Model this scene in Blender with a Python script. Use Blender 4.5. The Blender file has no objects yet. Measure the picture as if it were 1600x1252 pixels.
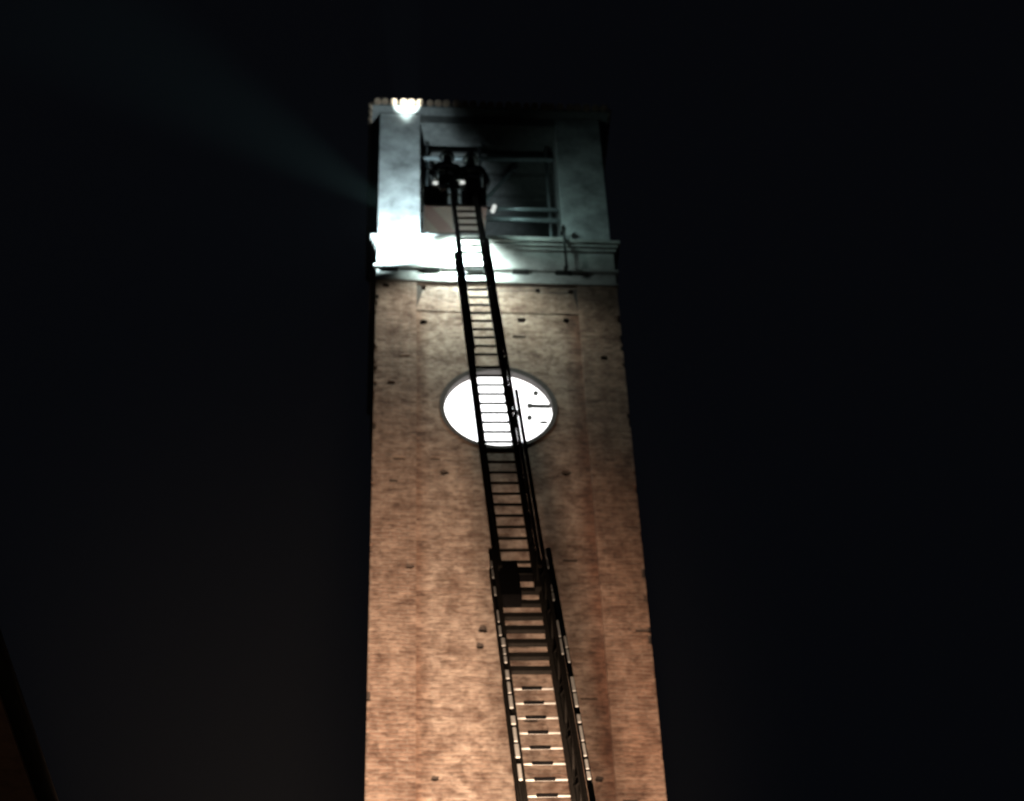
import bpy, bmesh, math, random
from mathutils import Vector, Matrix
random.seed(11)
S = bpy.context.scene
COL = S.collection
R = math.radians

# ------------------------------------------------------------------ camera
cam_d = bpy.data.cameras.new("Camera"); cam = bpy.data.objects.new("Camera", cam_d); COL.objects.link(cam)
cam_d.sensor_fit = 'HORIZONTAL'; cam_d.sensor_width = 36.0; cam_d.lens = 78.13
cam_d.clip_end = 3000
right = Vector((0.99772126, -0.06055693, -0.02975149))
up = Vector((-0.02313138, -0.72123461, 0.69230454))
fwd = Vector((0.06338164, 0.69003876, 0.72099187))
m = Matrix((right, up, -fwd)).transposed().to_4x4()
m.translation = Vector((-2.24701, -26.4653, 1.76))
cam.matrix_world = m
cam_d.dof.use_dof = True                      # a phone that did not quite focus in the dark
cam_d.dof.focus_distance = 16.0
cam_d.dof.aperture_fstop = 2.05
S.camera = cam

# ------------------------------------------------------------------ night sky
w = bpy.data.worlds.new("World"); S.world = w; w.use_nodes = True
bg = w.node_tree.nodes["Background"]
bg.inputs[0].default_value = (0.38, 0.44, 0.64, 1); bg.inputs[1].default_value = 0.0042
S.view_settings.view_transform = 'Standard'; S.view_settings.look = 'None'
S.view_settings.exposure = 0; S.view_settings.gamma = 1
S.render.engine = 'CYCLES'
S.cycles.volume_bounces = 0
S.cycles.max_bounces = 6
S.cycles.use_denoising = True
try: S.cycles.denoiser = 'OPENIMAGEDENOISE'
except Exception: pass


def spot(name, loc, aim, power, col, deg, blend=0.5, radius=0.1):
    d = bpy.data.lights.new(name, 'SPOT'); o = bpy.data.objects.new(name, d); COL.objects.link(o)
    d.energy = power; d.color = col; d.spot_size = R(deg); d.spot_blend = blend; d.shadow_soft_size = radius
    o.location = loc
    o.rotation_euler = (Vector(aim) - Vector(loc)).to_track_quat('-Z', 'Y').to_euler()
    return o

WARM = (1.0, 0.72, 0.52)
COOL3 = (0.50, 1.0, 0.95)
COOL2 = (0.66, 0.92, 1.0)
COOL = (0.74, 1.0, 0.99)
# warm street floodlight at the foot of the tower, cold work lights up at the rescue basket, added fills
spot("street_floodlight", (-0.80, -16.0, 2.0), (-1.7, 0, 19.3), 112000, WARM, 28.5, 1.0, 0.55)
spot("house_fill", (-3.0, -18.5, 5.5), (-4.7, -14.0, 11.0), 24, WARM, 70, 0.9, 0.15)  # added fill to lift the house corner out of black
spot("basket_floodlight", (-1.60, -0.98, 33.06), (-2.30, 0.0, 33.95), 900, COOL2, 110, 0.35, 0.06)
spot("parapet_floodlight", (-0.62, -0.60, 33.13), (-0.62, 0.0, 33.02), 480, COOL, 128, 0.5, 0.05)
spot("side_floodlight", (-0.10, -0.85, 32.70), (0.12, 0.0, 32.25), 40, COOL, 160, 0.8, 0.06)
spot("upper_wall_fill", (-0.15, -1.30, 32.40), (0.0, 0.0, 30.9), 210, (0.86, 1.0, 0.90), 124, 0.9, 0.06)  # added fill that greys the wall below the ledge
spot("left_wall_fill", (-1.45, -1.15, 32.35), (-1.25, 0.0, 31.1), 105, (0.95, 1.0, 0.90), 128, 0.9, 0.08)  # second added fill, for the wall's upper left corner
spot("belfry_fill", (0.26, -1.0, 33.98), (1.25, 0.35, 34.5), 40, (0.62, 1.0, 0.96), 118, 0.7, 0.08)  # added teal fill for the right pillar and belfry interior
spot("eave_spotlight", (-1.52, -0.80, 33.40), (-1.68, -0.20, 37.72), 15000, COOL, 7.8, 0.3, 0.03)
spot("beam_spotlight", (-1.60, -0.80, 33.25), (-5.9, -0.5, 37.55), 15000, COOL3, 25, 0.95, 0.05)

# ------------------------------------------------------------------ materials
def mat(name, base, rough=0.6, metal=0.0, noise=0.0, scale=6.0, bump=0.0, dark=None, spec=0.4):
    M = bpy.data.materials.new(name); M.use_nodes = True
    nt = M.node_tree; b = nt.nodes["Principled BSDF"]
    b.inputs["Specular IOR Level"].default_value = spec
    b.inputs["Base Color"].default_value = (*base, 1); b.inputs["Roughness"].default_value = rough
    b.inputs["Metallic"].default_value = metal
    if noise > 0 or bump > 0:
        tc = nt.nodes.new("ShaderNodeTexCoord"); n = nt.nodes.new("ShaderNodeTexNoise")
        n.inputs["Scale"].default_value = scale; n.inputs["Detail"].default_value = 6
        n.inputs["Roughness"].default_value = 0.65
        nt.links.new(tc.outputs["Object"], n.inputs["Vector"])
        r = nt.nodes.new("ShaderNodeValToRGB")
        d = dark or tuple(c * (1 - noise) for c in base)
        r.color_ramp.elements[0].position = 0.32; r.color_ramp.elements[0].color = (*d, 1)
        r.color_ramp.elements[1].position = 0.66; r.color_ramp.elements[1].color = (*base, 1)
        nt.links.new(n.outputs["Fac"], r.inputs["Fac"]); nt.links.new(r.outputs["Color"], b.inputs["Base Color"])
        if bump > 0:
            bp = nt.nodes.new("ShaderNodeBump"); bp.inputs["Strength"].default_value = bump
            bp.inputs["Distance"].default_value = 0.02
            nt.links.new(n.outputs["Fac"], bp.inputs["Height"]); nt.links.new(bp.outputs["Normal"], b.inputs["Normal"])
    return M


def brick_mat(name, c1, c2, mortar, patch, patch_amt=0.5, bw=0.29, bh=0.075, corner_tint=True):
    M = bpy.data.materials.new(name); M.use_nodes = True
    nt = M.node_tree; N = nt.nodes.new; L = nt.links.new
    b = nt.nodes["Principled BSDF"]; b.inputs["Roughness"].default_value = 0.9
    tc = N("ShaderNodeTexCoord"); sep = N("ShaderNodeSeparateXYZ"); L(tc.outputs["Object"], sep.inputs[0])
    add = N("ShaderNodeMath"); add.operation = 'ADD'; L(sep.outputs[0], add.inputs[0]); L(sep.outputs[1], add.inputs[1])
    # courses are never dead straight: wander the lookup a little
    wob = N("ShaderNodeTexNoise"); wob.inputs["Scale"].default_value = 1.7; wob.inputs["Detail"].default_value = 3
    L(tc.outputs["Object"], wob.inputs["Vector"])
    wm = N("ShaderNodeMath"); wm.operation = 'MULTIPLY_ADD'; wm.inputs[1].default_value = 0.09
    L(wob.outputs["Fac"], wm.inputs[0]); L(sep.outputs[2], wm.inputs[2])
    cb = N("ShaderNodeCombineXYZ"); L(add.outputs[0], cb.inputs[0]); L(wm.outputs[0], cb.inputs[1])
    br = N("ShaderNodeTexBrick"); L(cb.outputs[0], br.inputs["Vector"])
    br.inputs["Color1"].default_value = (*c1, 1); br.inputs["Color2"].default_value = (*c2, 1)
    br.inputs["Mortar"].default_value = (*mortar, 1)
    br.inputs["Scale"].default_value = 1.0; br.inputs["Mortar Size"].default_value = 0.010
    br.inputs["Mortar Smooth"].default_value = 0.4
    br.inputs["Bias"].default_value = -0.1
    br.inputs["Brick Width"].default_value = bw; br.inputs["Row Height"].default_value = bh
    # large weathered patches
    p = N("ShaderNodeTexNoise"); p.inputs["Scale"].default_value = 0.75; p.inputs["Detail"].default_value = 8
    p.inputs["Roughness"].default_value = 0.62; L(tc.outputs["Object"], p.inputs["Vector"])
    pr = N("ShaderNodeValToRGB"); pr.color_ramp.elements[0].position = 0.40; pr.color_ramp.elements[1].position = 0.66
    pr.color_ramp.elements[0].color = (0, 0, 0, 1); pr.color_ramp.elements[1].color = (patch_amt,) * 3 + (1,)
    L(p.outputs["Fac"], pr.inputs["Fac"])
    mx = N("ShaderNodeMix"); mx.data_type = 'RGBA'; L(pr.outputs["Color"], mx.inputs["Factor"])
    L(br.outputs["Color"], mx.inputs["A"]); mx.inputs["B"].default_value = (*patch, 1)
    # horizontal streaks of eroded, darker courses
    mp = N("ShaderNodeMapping"); mp.inputs["Scale"].default_value = (6.5, 6.5, 15.0); L(tc.outputs["Object"], mp.inputs[0])
    e = N("ShaderNodeTexNoise"); e.inputs["Scale"].default_value = 1.0; e.inputs["Detail"].default_value = 7
    e.inputs["Roughness"].default_value = 0.7; L(mp.outputs[0], e.inputs["Vector"])
    er = N("ShaderNodeValToRGB"); er.color_ramp.elements[0].position = 0.34; er.color_ramp.elements[1].position = 0.52
    er.color_ramp.elements[0].color = (0.34, 0.28, 0.24, 1); er.color_ramp.elements[1].color = (1, 1, 1, 1)
    L(e.outputs["Fac"], er.inputs["Fac"])
    mu = N("ShaderNodeMix"); mu.data_type = 'RGBA'; mu.blend_type = 'MULTIPLY'; mu.inputs["Factor"].default_value = 0.85
    L(mx.outputs["Result"], mu.inputs["A"]); L(er.outputs["Color"], mu.inputs["B"])
    f = N("ShaderNodeTexNoise"); f.inputs["Scale"].default_value = 3.1; f.inputs["Detail"].default_value = 9
    f.inputs["Roughness"].default_value = 0.72; f.inputs["Distortion"].default_value = 0.4
    L(tc.outputs["Object"], f.inputs["Vector"])
    fr = N("ShaderNodeValToRGB"); fr.color_ramp.elements[0].position = 0.36; fr.color_ramp.elements[1].position = 0.60
    fr.color_ramp.elements[0].color = (0.40, 0.33, 0.30, 1); fr.color_ramp.elements[1].color = (1, 1, 1, 1)
    L(f.outputs["Fac"], fr.inputs["Fac"])
    m3 = N("ShaderNodeMix"); m3.data_type = 'RGBA'; m3.blend_type = 'MULTIPLY'; m3.inputs["Factor"].default_value = 1
    L(mu.outputs["Result"], m3.inputs["A"]); L(fr.outputs["Color"], m3.inputs["B"])
    # darker, redder tint beside the pilasters, and another that grows towards the right corner
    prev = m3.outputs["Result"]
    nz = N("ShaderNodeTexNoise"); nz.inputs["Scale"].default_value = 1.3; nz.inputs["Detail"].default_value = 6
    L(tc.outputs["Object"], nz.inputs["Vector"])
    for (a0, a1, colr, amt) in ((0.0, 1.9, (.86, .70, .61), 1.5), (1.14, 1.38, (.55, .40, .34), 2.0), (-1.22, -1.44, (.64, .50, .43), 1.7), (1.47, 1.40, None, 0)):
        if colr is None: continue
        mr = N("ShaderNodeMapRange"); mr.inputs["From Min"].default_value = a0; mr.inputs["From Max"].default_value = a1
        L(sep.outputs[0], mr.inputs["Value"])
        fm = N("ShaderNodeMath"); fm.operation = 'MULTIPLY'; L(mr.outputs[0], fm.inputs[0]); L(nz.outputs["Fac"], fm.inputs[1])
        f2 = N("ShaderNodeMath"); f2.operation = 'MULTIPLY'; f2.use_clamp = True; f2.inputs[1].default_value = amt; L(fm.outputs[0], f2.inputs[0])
        if abs(a0) > 1 and corner_tint is False: continue
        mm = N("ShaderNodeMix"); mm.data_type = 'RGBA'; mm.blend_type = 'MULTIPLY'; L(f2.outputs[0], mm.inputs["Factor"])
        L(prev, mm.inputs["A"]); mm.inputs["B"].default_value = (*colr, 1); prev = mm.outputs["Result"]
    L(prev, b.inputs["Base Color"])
    h = N("ShaderNodeMath"); h.operation = 'MULTIPLY_ADD'; h.inputs[1].default_value = -0.6
    L(br.outputs["Fac"], h.inputs[0]); L(e.outputs["Fac"], h.inputs[2])
    bp = N("ShaderNodeBump"); bp.inputs["Strength"].default_value = 0.9; bp.inputs["Distance"].default_value = 0.03
    L(h.outputs[0], bp.inputs["Height"]); L(bp.outputs["Normal"], b.inputs["Normal"])
    return M


def emit(name, col, strength):
    M = bpy.data.materials.new(name); M.use_nodes = True
    nt = M.node_tree; nt.nodes.remove(nt.nodes["Principled BSDF"])
    e = nt.nodes.new("ShaderNodeEmission"); e.inputs[0].default_value = (*col, 1); e.inputs[1].default_value = strength
    nt.links.new(e.outputs[0], nt.nodes["Material Output"].inputs[0])
    return M

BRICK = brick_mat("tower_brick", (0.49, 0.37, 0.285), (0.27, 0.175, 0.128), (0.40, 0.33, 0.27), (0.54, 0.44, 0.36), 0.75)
BRICK_P = brick_mat("pilaster_brick", (0.40, 0.275, 0.205), (0.22, 0.13, 0.092), (0.38, 0.31, 0.25), (0.44, 0.34, 0.265), 0.5, corner_tint=False)
STONE = mat("pale_stone", (0.50, 0.47, 0.43), 0.85, noise=0.55, scale=2.2, bump=0.5)
PLASTER = mat("belfry_plaster", (0.48, 0.46, 0.45), 0.9, noise=0.62, scale=1.9, bump=0.4)
TILE = mat("roof_tile", (0.36, 0.23, 0.16), 0.85, noise=0.4, scale=9)
WOOD = mat("old_wood", (0.13, 0.12, 0.115), 0.85, noise=0.4, scale=8)
IRON = mat("dark_iron", (0.035, 0.033, 0.03), 0.6, 0.3, noise=0.3, scale=20)
GALV = mat("galvanised_tube", (0.42, 0.44, 0.45), 0.45, 0.5, noise=0.3, scale=14)
LADDER = mat("ladder_dark_paint", (0.030, 0.026, 0.022), 0.8, 0.0, noise=0.35, scale=18, spec=0.08)
ALU = mat("ladder_aluminium", (0.80, 0.78, 0.73), 0.45, 0.0, noise=0.2, scale=16)
RUBBER = mat("black_rubber", (0.009, 0.008, 0.008), 0.9, noise=0.3, scale=20, spec=0.05)
GLOW = emit("lit_window_glass", (1.0, 1.0, 1.0), 3.6)
LENS = emit("lamp_lens", (0.85, 1.0, 1.0), 12)
CLOTH = mat("navy_turnout_cloth", (0.022, 0.024, 0.030), 0.9, noise=0.35, scale=25)
HELMET = mat("black_helmet", (0.02, 0.02, 0.022), 0.4)
SKIN = mat("skin", (0.40, 0.25, 0.19), 0.6)
REFL = mat("reflective_tape", (0.75, 0.76, 0.74), 0.35)
GLOVE = mat("grey_glove", (0.42, 0.42, 0.40), 0.8)
REVEAL = mat("window_surround", (0.10, 0.09, 0.085), 0.9, noise=0.3, scale=8, bump=0.3)
RECESS_SHADE = mat("recess_shade", (0.075, 0.056, 0.045), 0.95, noise=0.4, scale=12)  # shade inside the wall holes, put into the colour
GROUND = mat("asphalt", (0.05, 0.05, 0.05), 0.9, noise=0.4, scale=2, bump=0.4)
HOUSE = mat("house_plaster", (0.30, 0.22, 0.17), 0.9, noise=0.35, scale=1.5, bump=0.3)


def panel_mat():
    M = bpy.data.materials.new("striped_underside"); M.use_nodes = True
    nt = M.node_tree; N = nt.nodes.new; L = nt.links.new; b = nt.nodes["Principled BSDF"]; b.inputs["Roughness"].default_value = 0.6
    tc = N("ShaderNodeTexCoord"); mp = N("ShaderNodeMapping"); mp.inputs["Rotation"].default_value = (0, 0, R(38)); mp.inputs["Location"].default_value = (.30, 0, 0)
    L(tc.outputs["Object"], mp.inputs[0])
    sp = N("ShaderNodeSeparateXYZ"); L(mp.outputs[0], sp.inputs[0])
    mo = N("ShaderNodeMath"); mo.operation = 'PINGPONG'; mo.inputs[1].default_value = 0.42; L(sp.outputs[0], mo.inputs[0])
    r = N("ShaderNodeValToRGB"); r.color_ramp.elements[0].position = 0.10; r.color_ramp.elements[1].position = 0.15
    r.color_ramp.elements[0].color = (0.31, 0.22, 0.215, 1); r.color_ramp.elements[1].color = (0.46, 0.44, 0.43, 1)
    L(mo.outputs[0], r.inputs["Fac"]); L(r.outputs["Color"], b.inputs["Base Color"])
    return M
PANEL = panel_mat()

# ------------------------------------------------------------------ mesh helpers
class MB:
    def __init__(s): s.bm = bmesh.new()
    def box(s, a, b):
        x0, y0, z0 = a; x1, y1, z1 = b
        v = [s.bm.verts.new(p) for p in ((x0,y0,z0),(x1,y0,z0),(x1,y1,z0),(x0,y1,z0),(x0,y0,z1),(x1,y0,z1),(x1,y1,z1),(x0,y1,z1))]
        for f in ((0,3,2,1),(4,5,6,7),(0,1,5,4),(1,2,6,5),(2,3,7,6),(3,0,4,7)): s.bm.faces.new([v[i] for i in f])
        return s
    def obox(s, c, ax, ay, az):                # centre and three half vectors
        c = Vector(c); v = []
        for k in (-1, 1):
            for (i, j) in ((-1,-1),(1,-1),(1,1),(-1,1)): v.append(s.bm.verts.new(c + ax*i + ay*j + az*k))
        fs = [s.bm.faces.new([v[i] for i in f]) for f in ((0,3,2,1),(4,5,6,7),(0,1,5,4),(1,2,6,5),(2,3,7,6),(3,0,4,7))]
        bmesh.ops.recalc_face_normals(s.bm, faces=fs)
        return s
    def tube(s, p, q, r, n=10, r2=None):
        p = Vector(p); q = Vector(q); d = (q-p).normalized()
        a = d.orthogonal().normalized(); b = d.cross(a)
        r2 = r if r2 is None else r2
        r0 = [s.bm.verts.new(p + (a*math.cos(t)+b*math.sin(t))*r) for t in [2*math.pi*k/n for k in range(n)]]
        r1 = [s.bm.verts.new(q + (a*math.cos(t)+b*math.sin(t))*r2) for t in [2*math.pi*k/n for k in range(n)]]
        for k in range(n): s.bm.faces.new((r0[k], r0[(k+1)%n], r1[(k+1)%n], r1[k]))
        s.bm.faces.new(r0[::-1]); s.bm.faces.new(r1)
        return s
    def lathe(s, prof, c, n=24, axis='z', close=True):
        c = Vector(c); rings = []
        for (r, h) in prof:
            ring = []
            for k in range(n):
                t = 2*math.pi*k/n
                o = Vector((r*math.cos(t), r*math.sin(t), h)) if axis == 'z' else Vector((r*math.cos(t), h, r*math.sin(t)))
                ring.append(s.bm.verts.new(c + o))
            rings.append(ring)
        fs = []
        for a, b in zip(rings, rings[1:]):
            for k in range(n): fs.append(s.bm.faces.new((a[k], a[(k+1)%n], b[(k+1)%n], b[k])))
        if close:
            fs.append(s.bm.faces.new(rings[0][::-1])); fs.append(s.bm.faces.new(rings[-1]))
        bmesh.ops.recalc_face_normals(s.bm, faces=fs)
        return s
    def bevel(s, w, seg=1):
        bmesh.ops.bevel(s.bm, geom=list(s.bm.edges), offset=w, segments=seg, affect='EDGES', profile=0.5)
        return s
    def build(s, name, material, parent=None, smooth=False, origin=None):
        me = bpy.data.meshes.new(name)
        if origin is not None: bmesh.ops.translate(s.bm, verts=s.bm.verts, vec=-Vector(origin))
        s.bm.to_mesh(me); s.bm.free()
        if smooth:
            for p in me.polygons: p.use_smooth = True
        me.materials.append(material)
        o = bpy.data.objects.new(name, me); COL.objects.link(o)
        if origin is not None: o.location = origin
        if parent is not None:
            o.parent = parent
            o.matrix_parent_inverse = world_of(parent).inverted()
        return o

def world_of(o):
    M = o.matrix_basis.copy()
    if o.parent is not None: M = world_of(o.parent) @ o.matrix_parent_inverse @ M
    return M

def empty(name, loc, label, cat, group=None):
    o = bpy.data.objects.new(name, None); COL.objects.link(o); o.location = loc; o.empty_display_size = 0.3
    o["label"] = label; o["category"] = cat
    if group: o["group"] = group
    return o

def tag(o, label, cat, group=None):
    o["label"] = label; o["category"] = cat
    if group: o["group"] = group

def difference(o, cutters):
    for c in cutters:
        md = o.modifiers.new("cut", 'BOOLEAN'); md.operation = 'DIFFERENCE'; md.solver = 'EXACT'; md.use_self = True; md.object = c
    dg = bpy.context.evaluated_depsgraph_get()
    me = bpy.data.meshes.new_from_object(o.evaluated_get(dg))
    old = o.data; o.modifiers.clear(); o.data = me; bpy.data.meshes.remove(old)
    for c in cutters:
        d = c.data; bpy.data.objects.remove(c); bpy.data.meshes.remove(d)

def ragged(mb, x, z, hw, hh, depth):              # a rough hole left by a scaffold pole
    n = 11; a = []; b = []
    for k in range(n):
        t = 2*math.pi*k/n; sq = 1/max(abs(math.cos(t)), abs(math.sin(t)))
        r = random.uniform(.78, 1.12)*(.45+.55*sq)
        a.append(mb.bm.verts.new((x+hw*r*math.cos(t), -.3, z+hh*r*math.sin(t)))); b.append(mb.bm.verts.new((x+hw*r*math.cos(t), depth, z+hh*r*math.sin(t))))
    fs = [mb.bm.faces.new((a[k], a[(k+1)%n], b[(k+1)%n], b[k])) for k in range(n)] + [mb.bm.faces.new(a), mb.bm.faces.new(b)]
    bmesh.ops.recalc_face_normals(mb.bm, faces=fs)

def shade_recesses(o, front, keep=None):  # paints the shade onto faces inside holes and lost bricks
    o.data.materials.append(RECESS_SHADE)
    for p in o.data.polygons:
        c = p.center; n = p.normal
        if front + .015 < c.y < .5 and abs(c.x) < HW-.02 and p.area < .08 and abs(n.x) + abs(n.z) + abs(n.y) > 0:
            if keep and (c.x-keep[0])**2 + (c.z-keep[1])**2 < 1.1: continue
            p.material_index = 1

# ------------------------------------------------------------------ ground
g = MB(); g.box((-900, -900, -0.5), (900, 900, 0)); go = g.build("ground", GROUND); go["kind"] = "structure"

# ------------------------------------------------------------------ bell tower
HW = 2.2
T = empty("bell_tower", (0, 2.2, 0), "tall square brick bell tower with a lit round window and an open white belfry", "bell tower")

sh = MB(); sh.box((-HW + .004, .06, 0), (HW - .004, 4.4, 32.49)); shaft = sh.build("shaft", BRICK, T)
cut = []
WX, WZ, WR = -0.05, 29.30, 0.945
c = MB(); c.lathe([(WR, -0.4), (WR, 0.62)], (WX, 0, WZ), 72, 'y'); cut.append(c.build("cutter", BRICK))
holes = [(-1.34, 31.45), (0.42, 31.56), (1.23, 31.59), (-0.99, 27.70), (1.05, 27.75), (-1.18, 21.43), (1.24, 21.46), (-0.47, 23.97), (-0.42, 24.30),
         (-1.34, 32.45), (-0.04, 32.47), (0.75, 32.475), (1.36, 32.46)]
c = MB()
for (x, z) in holes:
    hw, hh = random.uniform(.055, .085), random.uniform(.05, .075)
    if z > 32.2: z = 32.36; hw, hh = .045, .055
    ragged(c, x, z, hw, hh, .45)
for k in range(10):                                           # bricks that have lost their face
    x = random.uniform(-1.4, 1.4); z = random.uniform(18.5, 31.2)
    if (x-WX)**2 + (z-WZ)**2 < 1.3: continue
    c.box((x-random.uniform(.06, .15), -.3, z-random.uniform(.02, .034)), (x+random.uniform(.06, .15), .06+random.uniform(.02, .05), z+random.uniform(.02, .034)))
cut.append(c.build("cutter", BRICK))
difference(shaft, cut)
shade_recesses(shaft, .06, (WX, WZ))
inner = 1.465
for sgn in (-1, 1):
    p = MB(); x0, x1 = sorted((sgn*inner, sgn*HW)); p.box((x0, 0, 0), (x1, .3, 32.49)); po = p.build("pilaster", BRICK_P, T)
    c = MB()
    hs = [(-1.91, 29.79), (-1.57, 25.53), (-2.03, 32.36)] if sgn < 0 else [(1.86, 30.55)]
    for (x, z) in hs: ragged(c, x, z, .07, .055, .26)
    for k in range(4):
        x = random.uniform(x0+.1, x1-.1); z = random.uniform(18.5, 31.0)
        c.box((x-random.uniform(.05, .12), -.3, z-random.uniform(.02, .034)), (x+random.uniform(.05, .12), random.uniform(.02, .05), z+random.uniform(.02, .034)))
    for k in range(34):
        z = random.uniform(18.5, 32.3); e = random.uniform(.012, .05); h = random.uniform(.03, .09)
        c.box((sgn*HW-e, -.2, z-h), (sgn*HW+e, random.uniform(.012, .05), z+h))
    difference(po, [c.build("cutter", BRICK)])
    shade_recesses(po, .0)
    # the same pilasters on the back of the tower
    p = MB(); p.box((x0, 4.2, 0), (x1, 4.46, 31.74)); p.build("pilaster", BRICK_P, T)
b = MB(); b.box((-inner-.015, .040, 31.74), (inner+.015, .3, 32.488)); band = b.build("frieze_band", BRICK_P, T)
c = MB()
for (x, z) in [(-1.34, 32.36), (-0.04, 32.36), (0.75, 32.36), (1.36, 32.36)]: ragged(c, x, z, .052, .06, .28)
difference(band, [c.build("cutter", BRICK)])
shade_recesses(band, .0)
band.data.materials.append(mat('underside_shade', (0.10, 0.075, 0.06), 0.95))  # shade line under the band, painted on its lower face
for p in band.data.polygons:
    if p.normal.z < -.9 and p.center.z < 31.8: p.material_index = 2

st = MB(); st.box((-HW-.03, -.03, 32.49), (HW+.03, 4.43, 32.55)); st.build("string_course", STONE, T)
pp = MB(); pp.box((-HW, 0.02, 32.55), (HW, 4.4, 32.84)); pp.build("lower_band", STONE, T)
st = MB(); st.box((-HW-.05, -.055, 32.84), (HW+.05, 4.45, 32.90)); st.build("ledge", STONE, T)
pp = MB(); pp.box((-HW, 0.01, 32.90), (HW, .45, 33.60)); pp.box((-HW, .45, 32.90), (HW, 4.39, 33.3)); pp.build("parapet", STONE, T)
st = MB()
st.box((-HW-.04, -.035, 33.44), (HW+.04, .40, 33.52)); st.box((-HW-.08, -.075, 33.52), (HW+.08, .42, 33.60)); st.box((-HW-.12, -.115, 33.60), (HW+.12, .44, 33.68))
for sx in (-1, 1):
    xa, xb = sorted((sx*(HW-.3), sx*(HW+.12))); st.box((xa, .44, 33.60), (xb, 4.5, 33.68))
st.build("cornice", STONE, T)
s2 = MB(); s2.box((-1.41, .0, 33.68), (1.29, .44, 33.86)); s2.build("sill", STONE, T)
s3 = MB(); s3.box((-HW+.02, .5, 33.3), (HW-.02, 4.3, 33.42)); s3.build("belfry_floor", WOOD, T)
for (xa, xb) in ((-HW, -1.40), (1.28, HW-.03)):
    for (ya, yb) in ((0.02, .95), (3.45, 4.38)):
        p = MB(); p.box((xa, ya, 33.68), (xb, yb, 37.60)); p.bevel(.012); p.build("pillar", PLASTER, T)
# lintel beams carry the roof
for (a, b_) in (((-1.42, .06, 37.38), (1.30, .50, 37.615)), ((-1.42, 3.9, 37.38), (1.30, 4.34, 37.615))):
    l_ = MB(); l_.box(a, b_); l_.build("lintel", WOOD, T)
for xa in (-HW+.02, HW-.50):
    l_ = MB(); l_.box((xa, .97, 37.38), (xa+.46, 3.43, 37.615)); l_.build("lintel", WOOD, T)
bd = MB(); bd.box((-1.7, .5, 37.50), (1.7, 3.9, 37.555)); bd.build("belfry_ceiling", WOOD, T)
for k in range(6):
    y = .85 + k*.55
    be = MB(); be.box((-1.7, y-.06, 37.36), (1.7, y+.06, 37.50)); be.build("ceiling_beam", WOOD, T)
rf = MB()
ov = .15
v = [rf.bm.verts.new(p) for p in ((-HW-ov, -ov, 37.62), (HW+ov, -ov, 37.62), (HW+ov, 4.4+ov, 37.62), (-HW-ov, 4.4+ov, 37.62),
                                  (-HW-ov, -ov, 37.68), (HW+ov, -ov, 37.68), (HW+ov, 4.4+ov, 37.68), (-HW-ov, 4.4+ov, 37.68), (0, 2.2, 38.75))]
for f in ((0,3,2,1), (0,1,5,4), (1,2,6,5), (2,3,7,6), (3,0,4,7), (4,5,8), (5,6,8), (6,7,8), (7,4,8)): rf.bm.faces.new([v[i] for i in f])
roof = rf.build("roof", WOOD, T)
tl = MB()                                                       # barrel tiles, their ends showing along the eaves
ang = math.atan2(1.1, 2.47)
for side in range(4):
    n = 27; step = 2*(HW+ov)/n
    for k in range(n):
        t = -HW-ov + (k+.5)*step + random.uniform(-.018, .018)
        ln = (HW+ov - abs(t))*1.0
        p0 = Vector((t, -HW-ov-.05, 37.70+random.uniform(-.006, .008))); p1 = Vector((t, -HW-ov+max(ln, .2), 37.70+max(ln, .2)*1.1/2.47))
        rot = Matrix.Rotation(side*math.pi/2, 4, 'Z')
        p0 = rot @ p0 + Vector((0, 2.2, 0)); p1 = rot @ p1 + Vector((0, 2.2, 0))
        tl.tube(p0, p1, .078*random.uniform(.86, 1.06), 9, .062)
tl.build("tile_rows", TILE, roof)
for x in (-1.95, -1.19, -.39, .44, 1.23):
    pl = MB(); wd = .15
    pl.box((x-wd, -.075, 32.79), (x+wd, .03, 32.838)); pl.bevel(.008); pl.build("iron_bracket", IRON, T)

# round window
rw = MB()
n = 72; prof = [(WR-.012, .185), (WR-.012, .055), (WR+.075, .035), (WR+.075, .075), (WR-.004, .185)]
rings = []
for (r_, y) in prof: rings.append([rw.bm.verts.new((WX+r_*math.cos(2*math.pi*k/n), y, WZ+r_*math.sin(2*math.pi*k/n))) for k in range(n)])
rings.append(rings[0])
fs = []
for a, b_ in zip(rings, rings[1:]):
    for k in range(n): fs.append(rw.bm.faces.new((a[k], a[(k+1)%n], b_[(k+1)%n], b_[k])))
bmesh.ops.recalc_face_normals(rw.bm, faces=fs)
win = rw.build("window", REVEAL, T)
gl = MB(); gl.lathe([(WR-.014, .19), (WR-.014, .22)], (WX, 0, WZ), 72, 'y'); gl.build("pane", GLOW, win)
for (xa, xb, z, h) in ((.50, .86, 29.46, .026), (.66, .80, 29.06, .016)):
    q = MB(); q.box((xa, .150, z-h*1.4), (xb, .187, z+h*1.4)); q.build("glazing_bar", IRON, win)
for (x, z) in ((.49, 29.165), (.50, 29.46), (.62, 29.78), (.30, 29.28)):
    q = MB(); q.lathe([(.05, .14), (.05, .187)], (x, 0, z), 12, 'y'); q.build("fixing_bolt", IRON, win)

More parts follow.
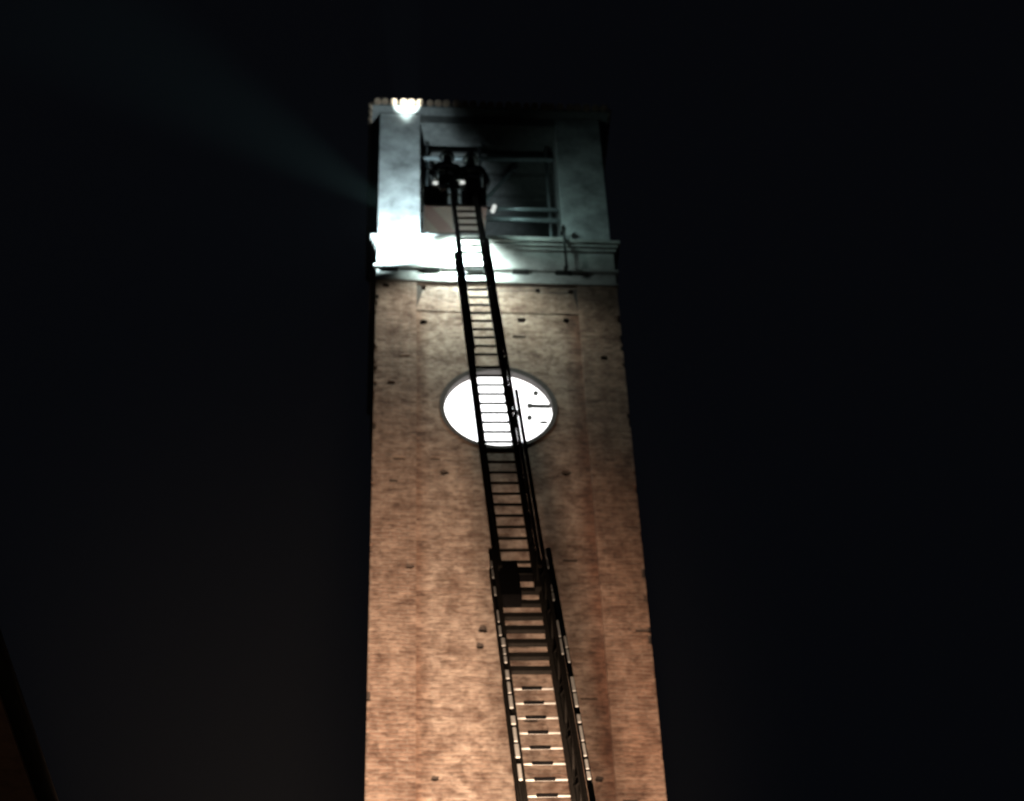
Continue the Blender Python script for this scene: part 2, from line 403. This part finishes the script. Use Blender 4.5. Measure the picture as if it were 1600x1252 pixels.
# ------------------------------------------------------------------ scaffold tubes inside the belfry
sc = empty("scaffold", (0, .7, 33.42), "galvanised tube scaffold with rails and a diagonal brace inside the belfry opening", "scaffold")
def tube_part(name, p, q, r, m_, par): return MB().tube(p, q, r, 10).build(name, m_, par, True)
tube_part("top_rail", (-1.39, .5, 36.80), (1.27, .5, 36.87), .045, GALV, sc)
tube_part("guard_rail", (-.20, .32, 35.05), (1.27, .32, 35.07), .04, GALV, sc)
tube_part("guard_rail", (-.16, .32, 34.74), (1.27, .32, 34.74), .05, GALV, sc)
tube_part("diagonal_brace", (-.16, .62, 35.60), (.52, .62, 36.78), .04, GALV, sc)
for x in (-1.25, -.2, 1.12): tube_part("standard", (x, .56, 33.42), (x, .56, 37.3), .03, GALV, sc)
dp = empty("drain_pipe", (1.27, -.1, 32.9), "dark vertical pipe clamped to the belfry sill by the right pillar", "pipe")
tube_part("pipe", (1.27, -.17, 34.02), (1.28, -.17, 32.72), .025, IRON, dp)
for z in (33.93, 32.80):
    MB().obox((1.27, -.10, z), Vector((.04, 0, 0)), Vector((0, .10, 0)), Vector((0, 0, .02))).build("clamp", IRON, dp)

# ------------------------------------------------------------------ aerial ladder
LT = Vector((-0.66272, -1.43, 32.78867))
LD = Vector((0.03015929, -0.27551197, -0.96082442))
LR = Vector((0.99950773, 0.0, 0.03137352))
LN = Vector((-0.00864378, -0.96129764, 0.27537634))
def P(s, u=0., w_=0.): return LT + LD*s + LR*u + LN*w_
def lbar(mb, s0, s1, u, w_, hu, hw): mb.obox(P((s0+s1)/2, u, w_), LD*((s1-s0)/2), LR*hu, LN*hw); return mb
def cross(mb, s, u0, u1, w_, hs, hw): mb.obox(P(s, (u0+u1)/2, w_), LD*hs, LR*((u1-u0)/2), LN*hw); return mb

S_END = 33.6
lad = empty("aerial_ladder", P(S_END), "long dark telescopic fire ladder leaning up the brick tower to the belfry", "fire ladder")
#            s0    s1     half spacing, rail half width, base offset, handrail offset
sections = [(-.30, 6.3, .205, .026, .14, .40), (2.05, 12.6, .245, .040, .07, .42), (12.02, 17.6, .305, .045, .0, .42), (14.45, S_END, .315, .036, -.07, .42)]
PITCH = .297
for i, (s0, s1, hu, rw_, w0, w1) in enumerate(sections):
    body = MB()
    for sg in (-1, 1): lbar(body, s0, s1, sg*hu, w0, rw_, .045)
    sec = body.build("ladder_section", LADDER, lad)
    for sg in (-1, 1):
        hr = MB(); lbar(hr, s0+.15, s1, sg*(hu+.012), w1, .022, .022)
        n = max(2, int((s1-s0)/.9))
        for k in range(n):
            a = s0+.2 + k*(s1-s0-.3)/n; b_ = a + (s1-s0-.3)/n; mid = (a+b_)/2
            hr.tube(P(a, sg*hu, w0), P(mid, sg*(hu+.012), w1), .014, 6); hr.tube(P(mid, sg*(hu+.012), w1), P(b_, sg*hu, w0), .014, 6)
        hr.build("handrail", LADDER, sec)
    # rungs where this section is the one being climbed
    lo = {0: -.15, 1: 6.2, 2: 12.45, 3: 14.6}[i]; hi = {0: 6.15, 1: 12.3, 2: 14.5, 3: S_END}[i]
    k = math.ceil((lo - .05)/PITCH)
    while k*PITCH + .05 < hi:
        s = k*PITCH + .05; k += 1
        if i in (0, 1):
            MB().tube(P(s, -hu, w0), P(s, hu, w0), .021, 8).build("rung", LADDER, sec, True)
        elif i == 2:
            q = MB(); cross(q, s, -hu, hu, w0, .056, .03); q.bevel(.008); q.build("rung", LADDER, sec)
        else:
            q = MB(); q.tube(P(s, -hu, w0), P(s, hu, w0), .0135, 10); ru = q.build("rung", ALU, sec, True)
            if s < 22:
                q = MB(); cross(q, s-.004, -.125, .125, w0+.012, .019, .020); q.bevel(.008); q.build("dark_centre", RUBBER, sec)  # added dark bar over the middle of each rung
    if i == 2:
        q = MB(); lbar(q, 12.0, 17.4, .36, .10, .06, .05); q.build("side_plate", LADDER, sec)
        q = MB(); lbar(q, 12.0, 17.4, -.345, .30, .022, .03); q.build("side_plate", LADDER, sec)
    if i == 3:
        q = MB(); lbar(q, 14.6, S_END, .335, .0, .035, .05); q.build("side_plate", LADDER, sec)
# bright aluminium gusset plates up both trusses of the two lower sections
def plates(sec_name, lst, u, hu):
    sp = []
    for (a, b_) in lst:
        if b_ - a > .34:
            m_ = a + (b_-a)*random.uniform(.4, .6); sp += [(a, m_-.025), (m_+.025, b_)]
        else: sp.append((a, b_))
    for (a, b_) in sp:
        q = MB(); lbar(q, a, b_, u, .455, hu*random.uniform(.55, 1.0)*min(1.0, .45+.55*max(0, a-12.2)/3.6), .012); q.bevel(.004); q.build("gusset_plate", ALU, sec_name)
secs = [o for o in lad.children if o.name.startswith("ladder_section")]
def sy(y):                                          # image row of the photograph -> metres down the ladder
    t = [(895,12.08),(950,12.92),(1000,13.65),(1065,14.54),(1150,15.64),(1200,16.25),(1252,16.86),(1400,18.45)]
    for (a, sa), (b_, sb) in zip(t, t[1:]):
        if y <= b_: return sa + (y-a)/(b_-a)*(sb-sa)
    return sb
Z = lambda v_: sy(950 + v_/4.146)
plates(secs[2], [(sy(924), sy(950)), (Z(60), Z(115)), (Z(215), Z(290)), (Z(318), Z(380))], -.372, .024)
plates(secs[3], [(Z(400), Z(505)), (Z(520), Z(560)), (Z(612), Z(665)), (Z(690), Z(855)), (Z(910), Z(962)), (Z(985), Z(1180)), (Z(1225), Z(1330))], -.350, .032)
plates(secs[2], [(sy(905), sy(935)), (Z(50), Z(150)), (Z(285), Z(505))], .35, .022)
plates(secs[3], [(Z(390), Z(560)), (Z(660), Z(850)), (Z(905), Z(955)), (Z(980), Z(1175)), (Z(1200), Z(1330))], .410, .022)
# equipment tray that blocks the head of the third section
q = MB(); lbar(q, 12.10, 12.92, -.15, .10, .155, .10); lbar(q, 12.05, 12.25, .0, .02, .29, .06)
q.bevel(.012); q.build("pulley_housing", RUBBER, secs[2])
q = MB(); lbar(q, 7.25, 7.75, .235, .20, .06, .05); q.bevel(.01); q.build("rail_bracket", LADDER, secs[1])
# telescopic water pipe along the right side
pipe = MB(); pipe.tube(P(7.5, .345, .30), P(12.1, .34, .30), .030, 10); pw = pipe.build("water_pipe", LADDER, lad, True)
q = MB(); q.tube(P(12.0, .42, .30), P(S_END-.3, .49, .30), .036, 10); q.build("pipe_tube", LADDER, pw, True)

# rescue basket at the ladder's head
FZ = 33.05
bk = MB(); bk.box((-1.37, -1.32, FZ), (-.24, -.70, FZ+.07)); bk.bevel(.012)
basket = bk.build("basket", PANEL, lad, origin=(-.77, -1.0, FZ))
XR = -.26
for (a, b_) in (((-1.36, -1.31), (XR, -1.31)), ((-1.36, -.71), (XR, -.71)), ((-1.36, -1.31), (-1.36, -.71)), ((XR, -1.31), (XR, -.71))):
    for z in (FZ+.55, FZ+1.08): MB().tube((*a, z), (*b_, z), .022, 8).build("basket_rail", LADDER, basket, True)
for (x, y) in ((-1.36, -1.31), (XR, -1.31), (-1.36, -.71), (XR, -.71), (-.96, -1.31), (-.60, -1.31)):
    MB().tube((x, y, FZ+.05), (x, y, FZ+1.09), .02, 8).build("basket_post", LADDER, basket, True)
MB().tube((XR, -1.28, FZ+.03), (-.11, -1.30, FZ+.0), .018, 8).build("lamp_arm", LADDER, basket, True)
for (xa, xb) in ((-1.34, -.98), (-.58, -.28)): MB().box((xa, -1.30, FZ+.07), (xb, -1.285, FZ+.55)).build("toe_panel", RUBBER, basket)
# small white marker lights on the middle rail
MARK = emit("marker_light", (0.95, 1.0, 0.95), 0.75)
for (x, z) in ((-1.17, 33.60), (-.68, 33.64), (-1.05, 33.50)):
    q = MB(); q.lathe([(.03, -.05), (.06, -.02), (.065, .02), (.04, .05)], (x, -1.36, z), 14, 'y'); mk = q.build("marker_lamp", REFL, basket, True)
    q = MB(); q.lathe([(.05, -.012), (.05, .0)], (x, -1.405, z), 14, 'y'); q.build("marker_lens", MARK if x != -1.05 else REFL, basket)
for (p, q_) in (((-.14, -1.30, 32.96), (-.10, -1.30, 33.12)),):
    MB().tube(p, q_, .04, 10).build("end_fitting", MARK, basket, True)

# ------------------------------------------------------------------ people
def skin(name, verts, edges, material, parent, sub=2, root=0):
    bm = bmesh.new(); lay = bm.verts.layers.skin.verify(); vs = []
    for k, (p, r_) in enumerate(verts):
        v_ = bm.verts.new(p); sv = v_[lay]; rr = r_ if isinstance(r_, tuple) else (r_, r_); sv.radius = rr; sv.use_root = (k == root); vs.append(v_)
    for (a, b_) in edges: bm.edges.new((vs[a], vs[b_]))
    me = bpy.data.meshes.new(name); bm.to_mesh(me); bm.free()
    o = bpy.data.objects.new(name, me); COL.objects.link(o)
    o.modifiers.new("skin", 'SKIN'); md = o.modifiers.new("sub", 'SUBSURF'); md.levels = sub; md.render_levels = sub
    dg = bpy.context.evaluated_depsgraph_get()
    m2 = bpy.data.meshes.new_from_object(o.evaluated_get(dg)); o.modifiers.clear(); o.data = m2; bpy.data.meshes.remove(me)
    m2.name = name; m2.materials.clear(); m2.materials.append(material)
    for p in m2.polygons: p.use_smooth = True
    o.parent = parent; o.matrix_parent_inverse = world_of(parent).inverted()
    return o

def person(loc, rz, label, hands, lean=0.0):
    root = empty("person", loc, label, "person", "firefighters in the rescue basket")
    M = Matrix.Translation(loc) @ Matrix.Rotation(rz, 4, 'Z')
    W = lambda p: tuple(M @ Vector(p))
    k = lean
    vt = [((0, 0, .98), (.165, .12)), ((0, k*.3, 1.18), (.15, .11)), ((0, k*.7, 1.38), (.19, .125)), ((0, k, 1.50), (.11, .09)), ((0, k*1.05, 1.565), .058),
          ((0, k*1.1+.01, 1.66), (.078, .092)), ((0, k*1.1+.012, 1.75), (.080, .098)), ((0, k*1.1, 1.82), (.055, .065))]
    ed = [(i, i+1) for i in range(7)]
    for sg, hp in ((-1, hands[0]), (1, hands[1])):
        b0 = len(vt)
        hip, knee, ank, toe = (sg*.11, 0, .90), (sg*.13, .03, .50), (sg*.13, -.02, .09), (sg*.15, .15, .045)
        vt += [(hip, .095), (knee, .068), (ank, .055), (toe, (.045, .04))]
        ed += [(0, b0), (b0, b0+1), (b0+1, b0+2), (b0+2, b0+3)]
        sho = Vector((sg*.20, k*.95, 1.45)); hand = Vector(hp); mid = (sho+hand)/2
        elb = mid + Vector((sg*.10, -.04, -.09))
        b0 = len(vt)
        vt += [(tuple(sho), .075), (tuple(elb), .055), (tuple(hand), .038)]
        ed += [(2, b0), (b0, b0+1), (b0+1, b0+2)]
    body = skin("body", [(W(p), r_) for (p, r_) in vt], ed, CLOTH, root)
    hx = k*1.1
    q = MB(); q.lathe([(.135, -.035), (.150, -.02), (.128, .0), (.125, .06), (.100, .115), (.05, .142), (.008, .148)], W((0, hx, 1.775)), 20)
    q.build("helmet", HELMET, root, True)
    # face under the brim, turned to the belfry
    q = MB()
    for sg in (-1, 1): q.lathe([(.004, -.012), (.013, -.004), (.013, .004), (.004, .012)], W((sg*.034, hx+.098, 1.735)), 8)
    q.build("eyes", REFL, root, True)
    q = MB(); q.tube(W((0, hx+.10, 1.73)), W((0, hx+.125, 1.69)), .010, 8, .016); q.build("nose", SKIN, root, True)
    q = MB(); q.tube(W((-.026, hx+.096, 1.655)), W((.026, hx+.096, 1.655)), .008, 8); q.build("mouth", SKIN, root, True)
    # reflective bands that follow the jacket and trouser legs
    def band(c, rx, ry, h):
        b2 = bmesh.new(); n_ = 24; rr = []
        for dz in (-h, h): rr.append([b2.verts.new(W((c[0]+rx*math.cos(2*math.pi*i/n_), c[1]+ry*math.sin(2*math.pi*i/n_), c[2]+dz))) for i in range(n_)])
        for i in range(n_): b2.faces.new((rr[0][i], rr[0][(i+1)%n_], rr[1][(i+1)%n_], rr[1][i]))
        mb = MB(); mb.bm.free(); mb.bm = b2; mb.build("reflective_band", REFL, root, True)
    band((0, .01, 1.06), .172, .130, .022); band((0, k*.6, 1.30), .200, .138, .022)
    for sg in (-1, 1): band((sg*.13, .0, .30), .075, .075, .02)
    # gloves: palm, four fingers bent round the rail and a thumb from the side
    for sg, hp in ((-1, hands[0]), (1, hands[1])):
        h = Vector(hp); v2 = [(W(h), (.034, .026)), (W(h+Vector((0, .035, .012))), (.042, .02)), (W(h+Vector((0, .075, .012))), (.043, .016))]; e2 = [(0, 1), (1, 2)]
        for f, ln in enumerate((.030, .036, .033, .025)):
            fx = (f-1.5)*.021; b0 = len(v2)
            v2 += [(W(h+Vector((fx, .088, .010))), .0105), (W(h+Vector((fx*1.05, .088+ln*.7, -.008))), .0095), (W(h+Vector((fx*1.05, .088+ln*.55, -.008-ln))), .0085)]
            e2 += [(2, b0), (b0, b0+1), (b0+1, b0+2)]
        b0 = len(v2)
        v2 += [(W(h+Vector((-sg*.048, .05, .0))), .012), (W(h+Vector((-sg*.058, .085, -.018))), .010)]
        e2 += [(1, b0), (b0, b0+1)]
        skin("glove", v2, e2, GLOVE, root, 1)
    return root
person((-.93, -1.08, FZ+.07), R(4), "firefighter in dark gear on the left of the basket, hand at its left rail", ((-.24, -.16, .86), (.16, .27, 1.02)), .06)
person((-.50, -1.02, FZ+.07), R(-6), "firefighter in dark gear on the right of the basket, above the ladder's right rail", ((-.22, -.22, .88), (.24, .25, 1.04)), .05)

# ------------------------------------------------------------------ neighbouring house, its eave just in the corner of the view
hs = empty("neighbouring_house", (-8.5, -10, 0), "dark house corner with an overhanging eave left of the tower", "house")
hd = Vector((.122, 1, 0)).normalized()
def hp(a, o, z): return Vector((-4.55, -14.7, 0)) + hd*a + Vector((-hd.y, hd.x, 0))*o + Vector((0, 0, z))
q = MB(); q.obox(hp(1, 4.55, 5.4), hd*7, Vector((-hd.y, hd.x, 0))*4, Vector((0, 0, 5.4))); q.build("wall", HOUSE, hs)
q = MB()
vv = [q.bm.verts.new(p) for p in (hp(-6.5, 0, 11), hp(8.5, 0, 11), hp(8.5, 4.55, 13.2), hp(-6.5, 4.55, 13.2), hp(8.5, 9.1, 11), hp(-6.5, 9.1, 11),
                                  hp(-6.5, 0, 10.85), hp(8.5, 0, 10.85), hp(8.5, 9.1, 10.85), hp(-6.5, 9.1, 10.85))]
fs = [q.bm.faces.new([vv[i] for i in f]) for f in ((0,1,2,3), (3,2,4,5), (6,9,8,7), (0,6,7,1), (5,4,8,9), (0,3,5,9,6), (1,7,8,4,2))]
bmesh.ops.recalc_face_normals(q.bm, faces=fs)
q.build("roof", TILE, hs)
MB().tube(hp(-6.5, -.05, 10.93), hp(8.5, -.05, 10.93), .07, 10).build("gutter", IRON, hs, True)

# ------------------------------------------------------------------ night air, thin enough to see only where lamps cross it
hz = MB(); hz.box((-45, -45, -1), (45, 45, 42))
hm = bpy.data.materials.new("night_air"); hm.use_nodes = True
nt = hm.node_tree; nt.nodes.remove(nt.nodes["Principled BSDF"])
pv = nt.nodes.new("ShaderNodeVolumePrincipled"); pv.inputs["Color"].default_value = (.85, .9, .92, 1); pv.inputs["Density"].default_value = 0.00026
nt.links.new(pv.outputs[0], nt.nodes["Material Output"].inputs["Volume"])
ho = hz.build("haze", hm); ho["kind"] = "stuff"
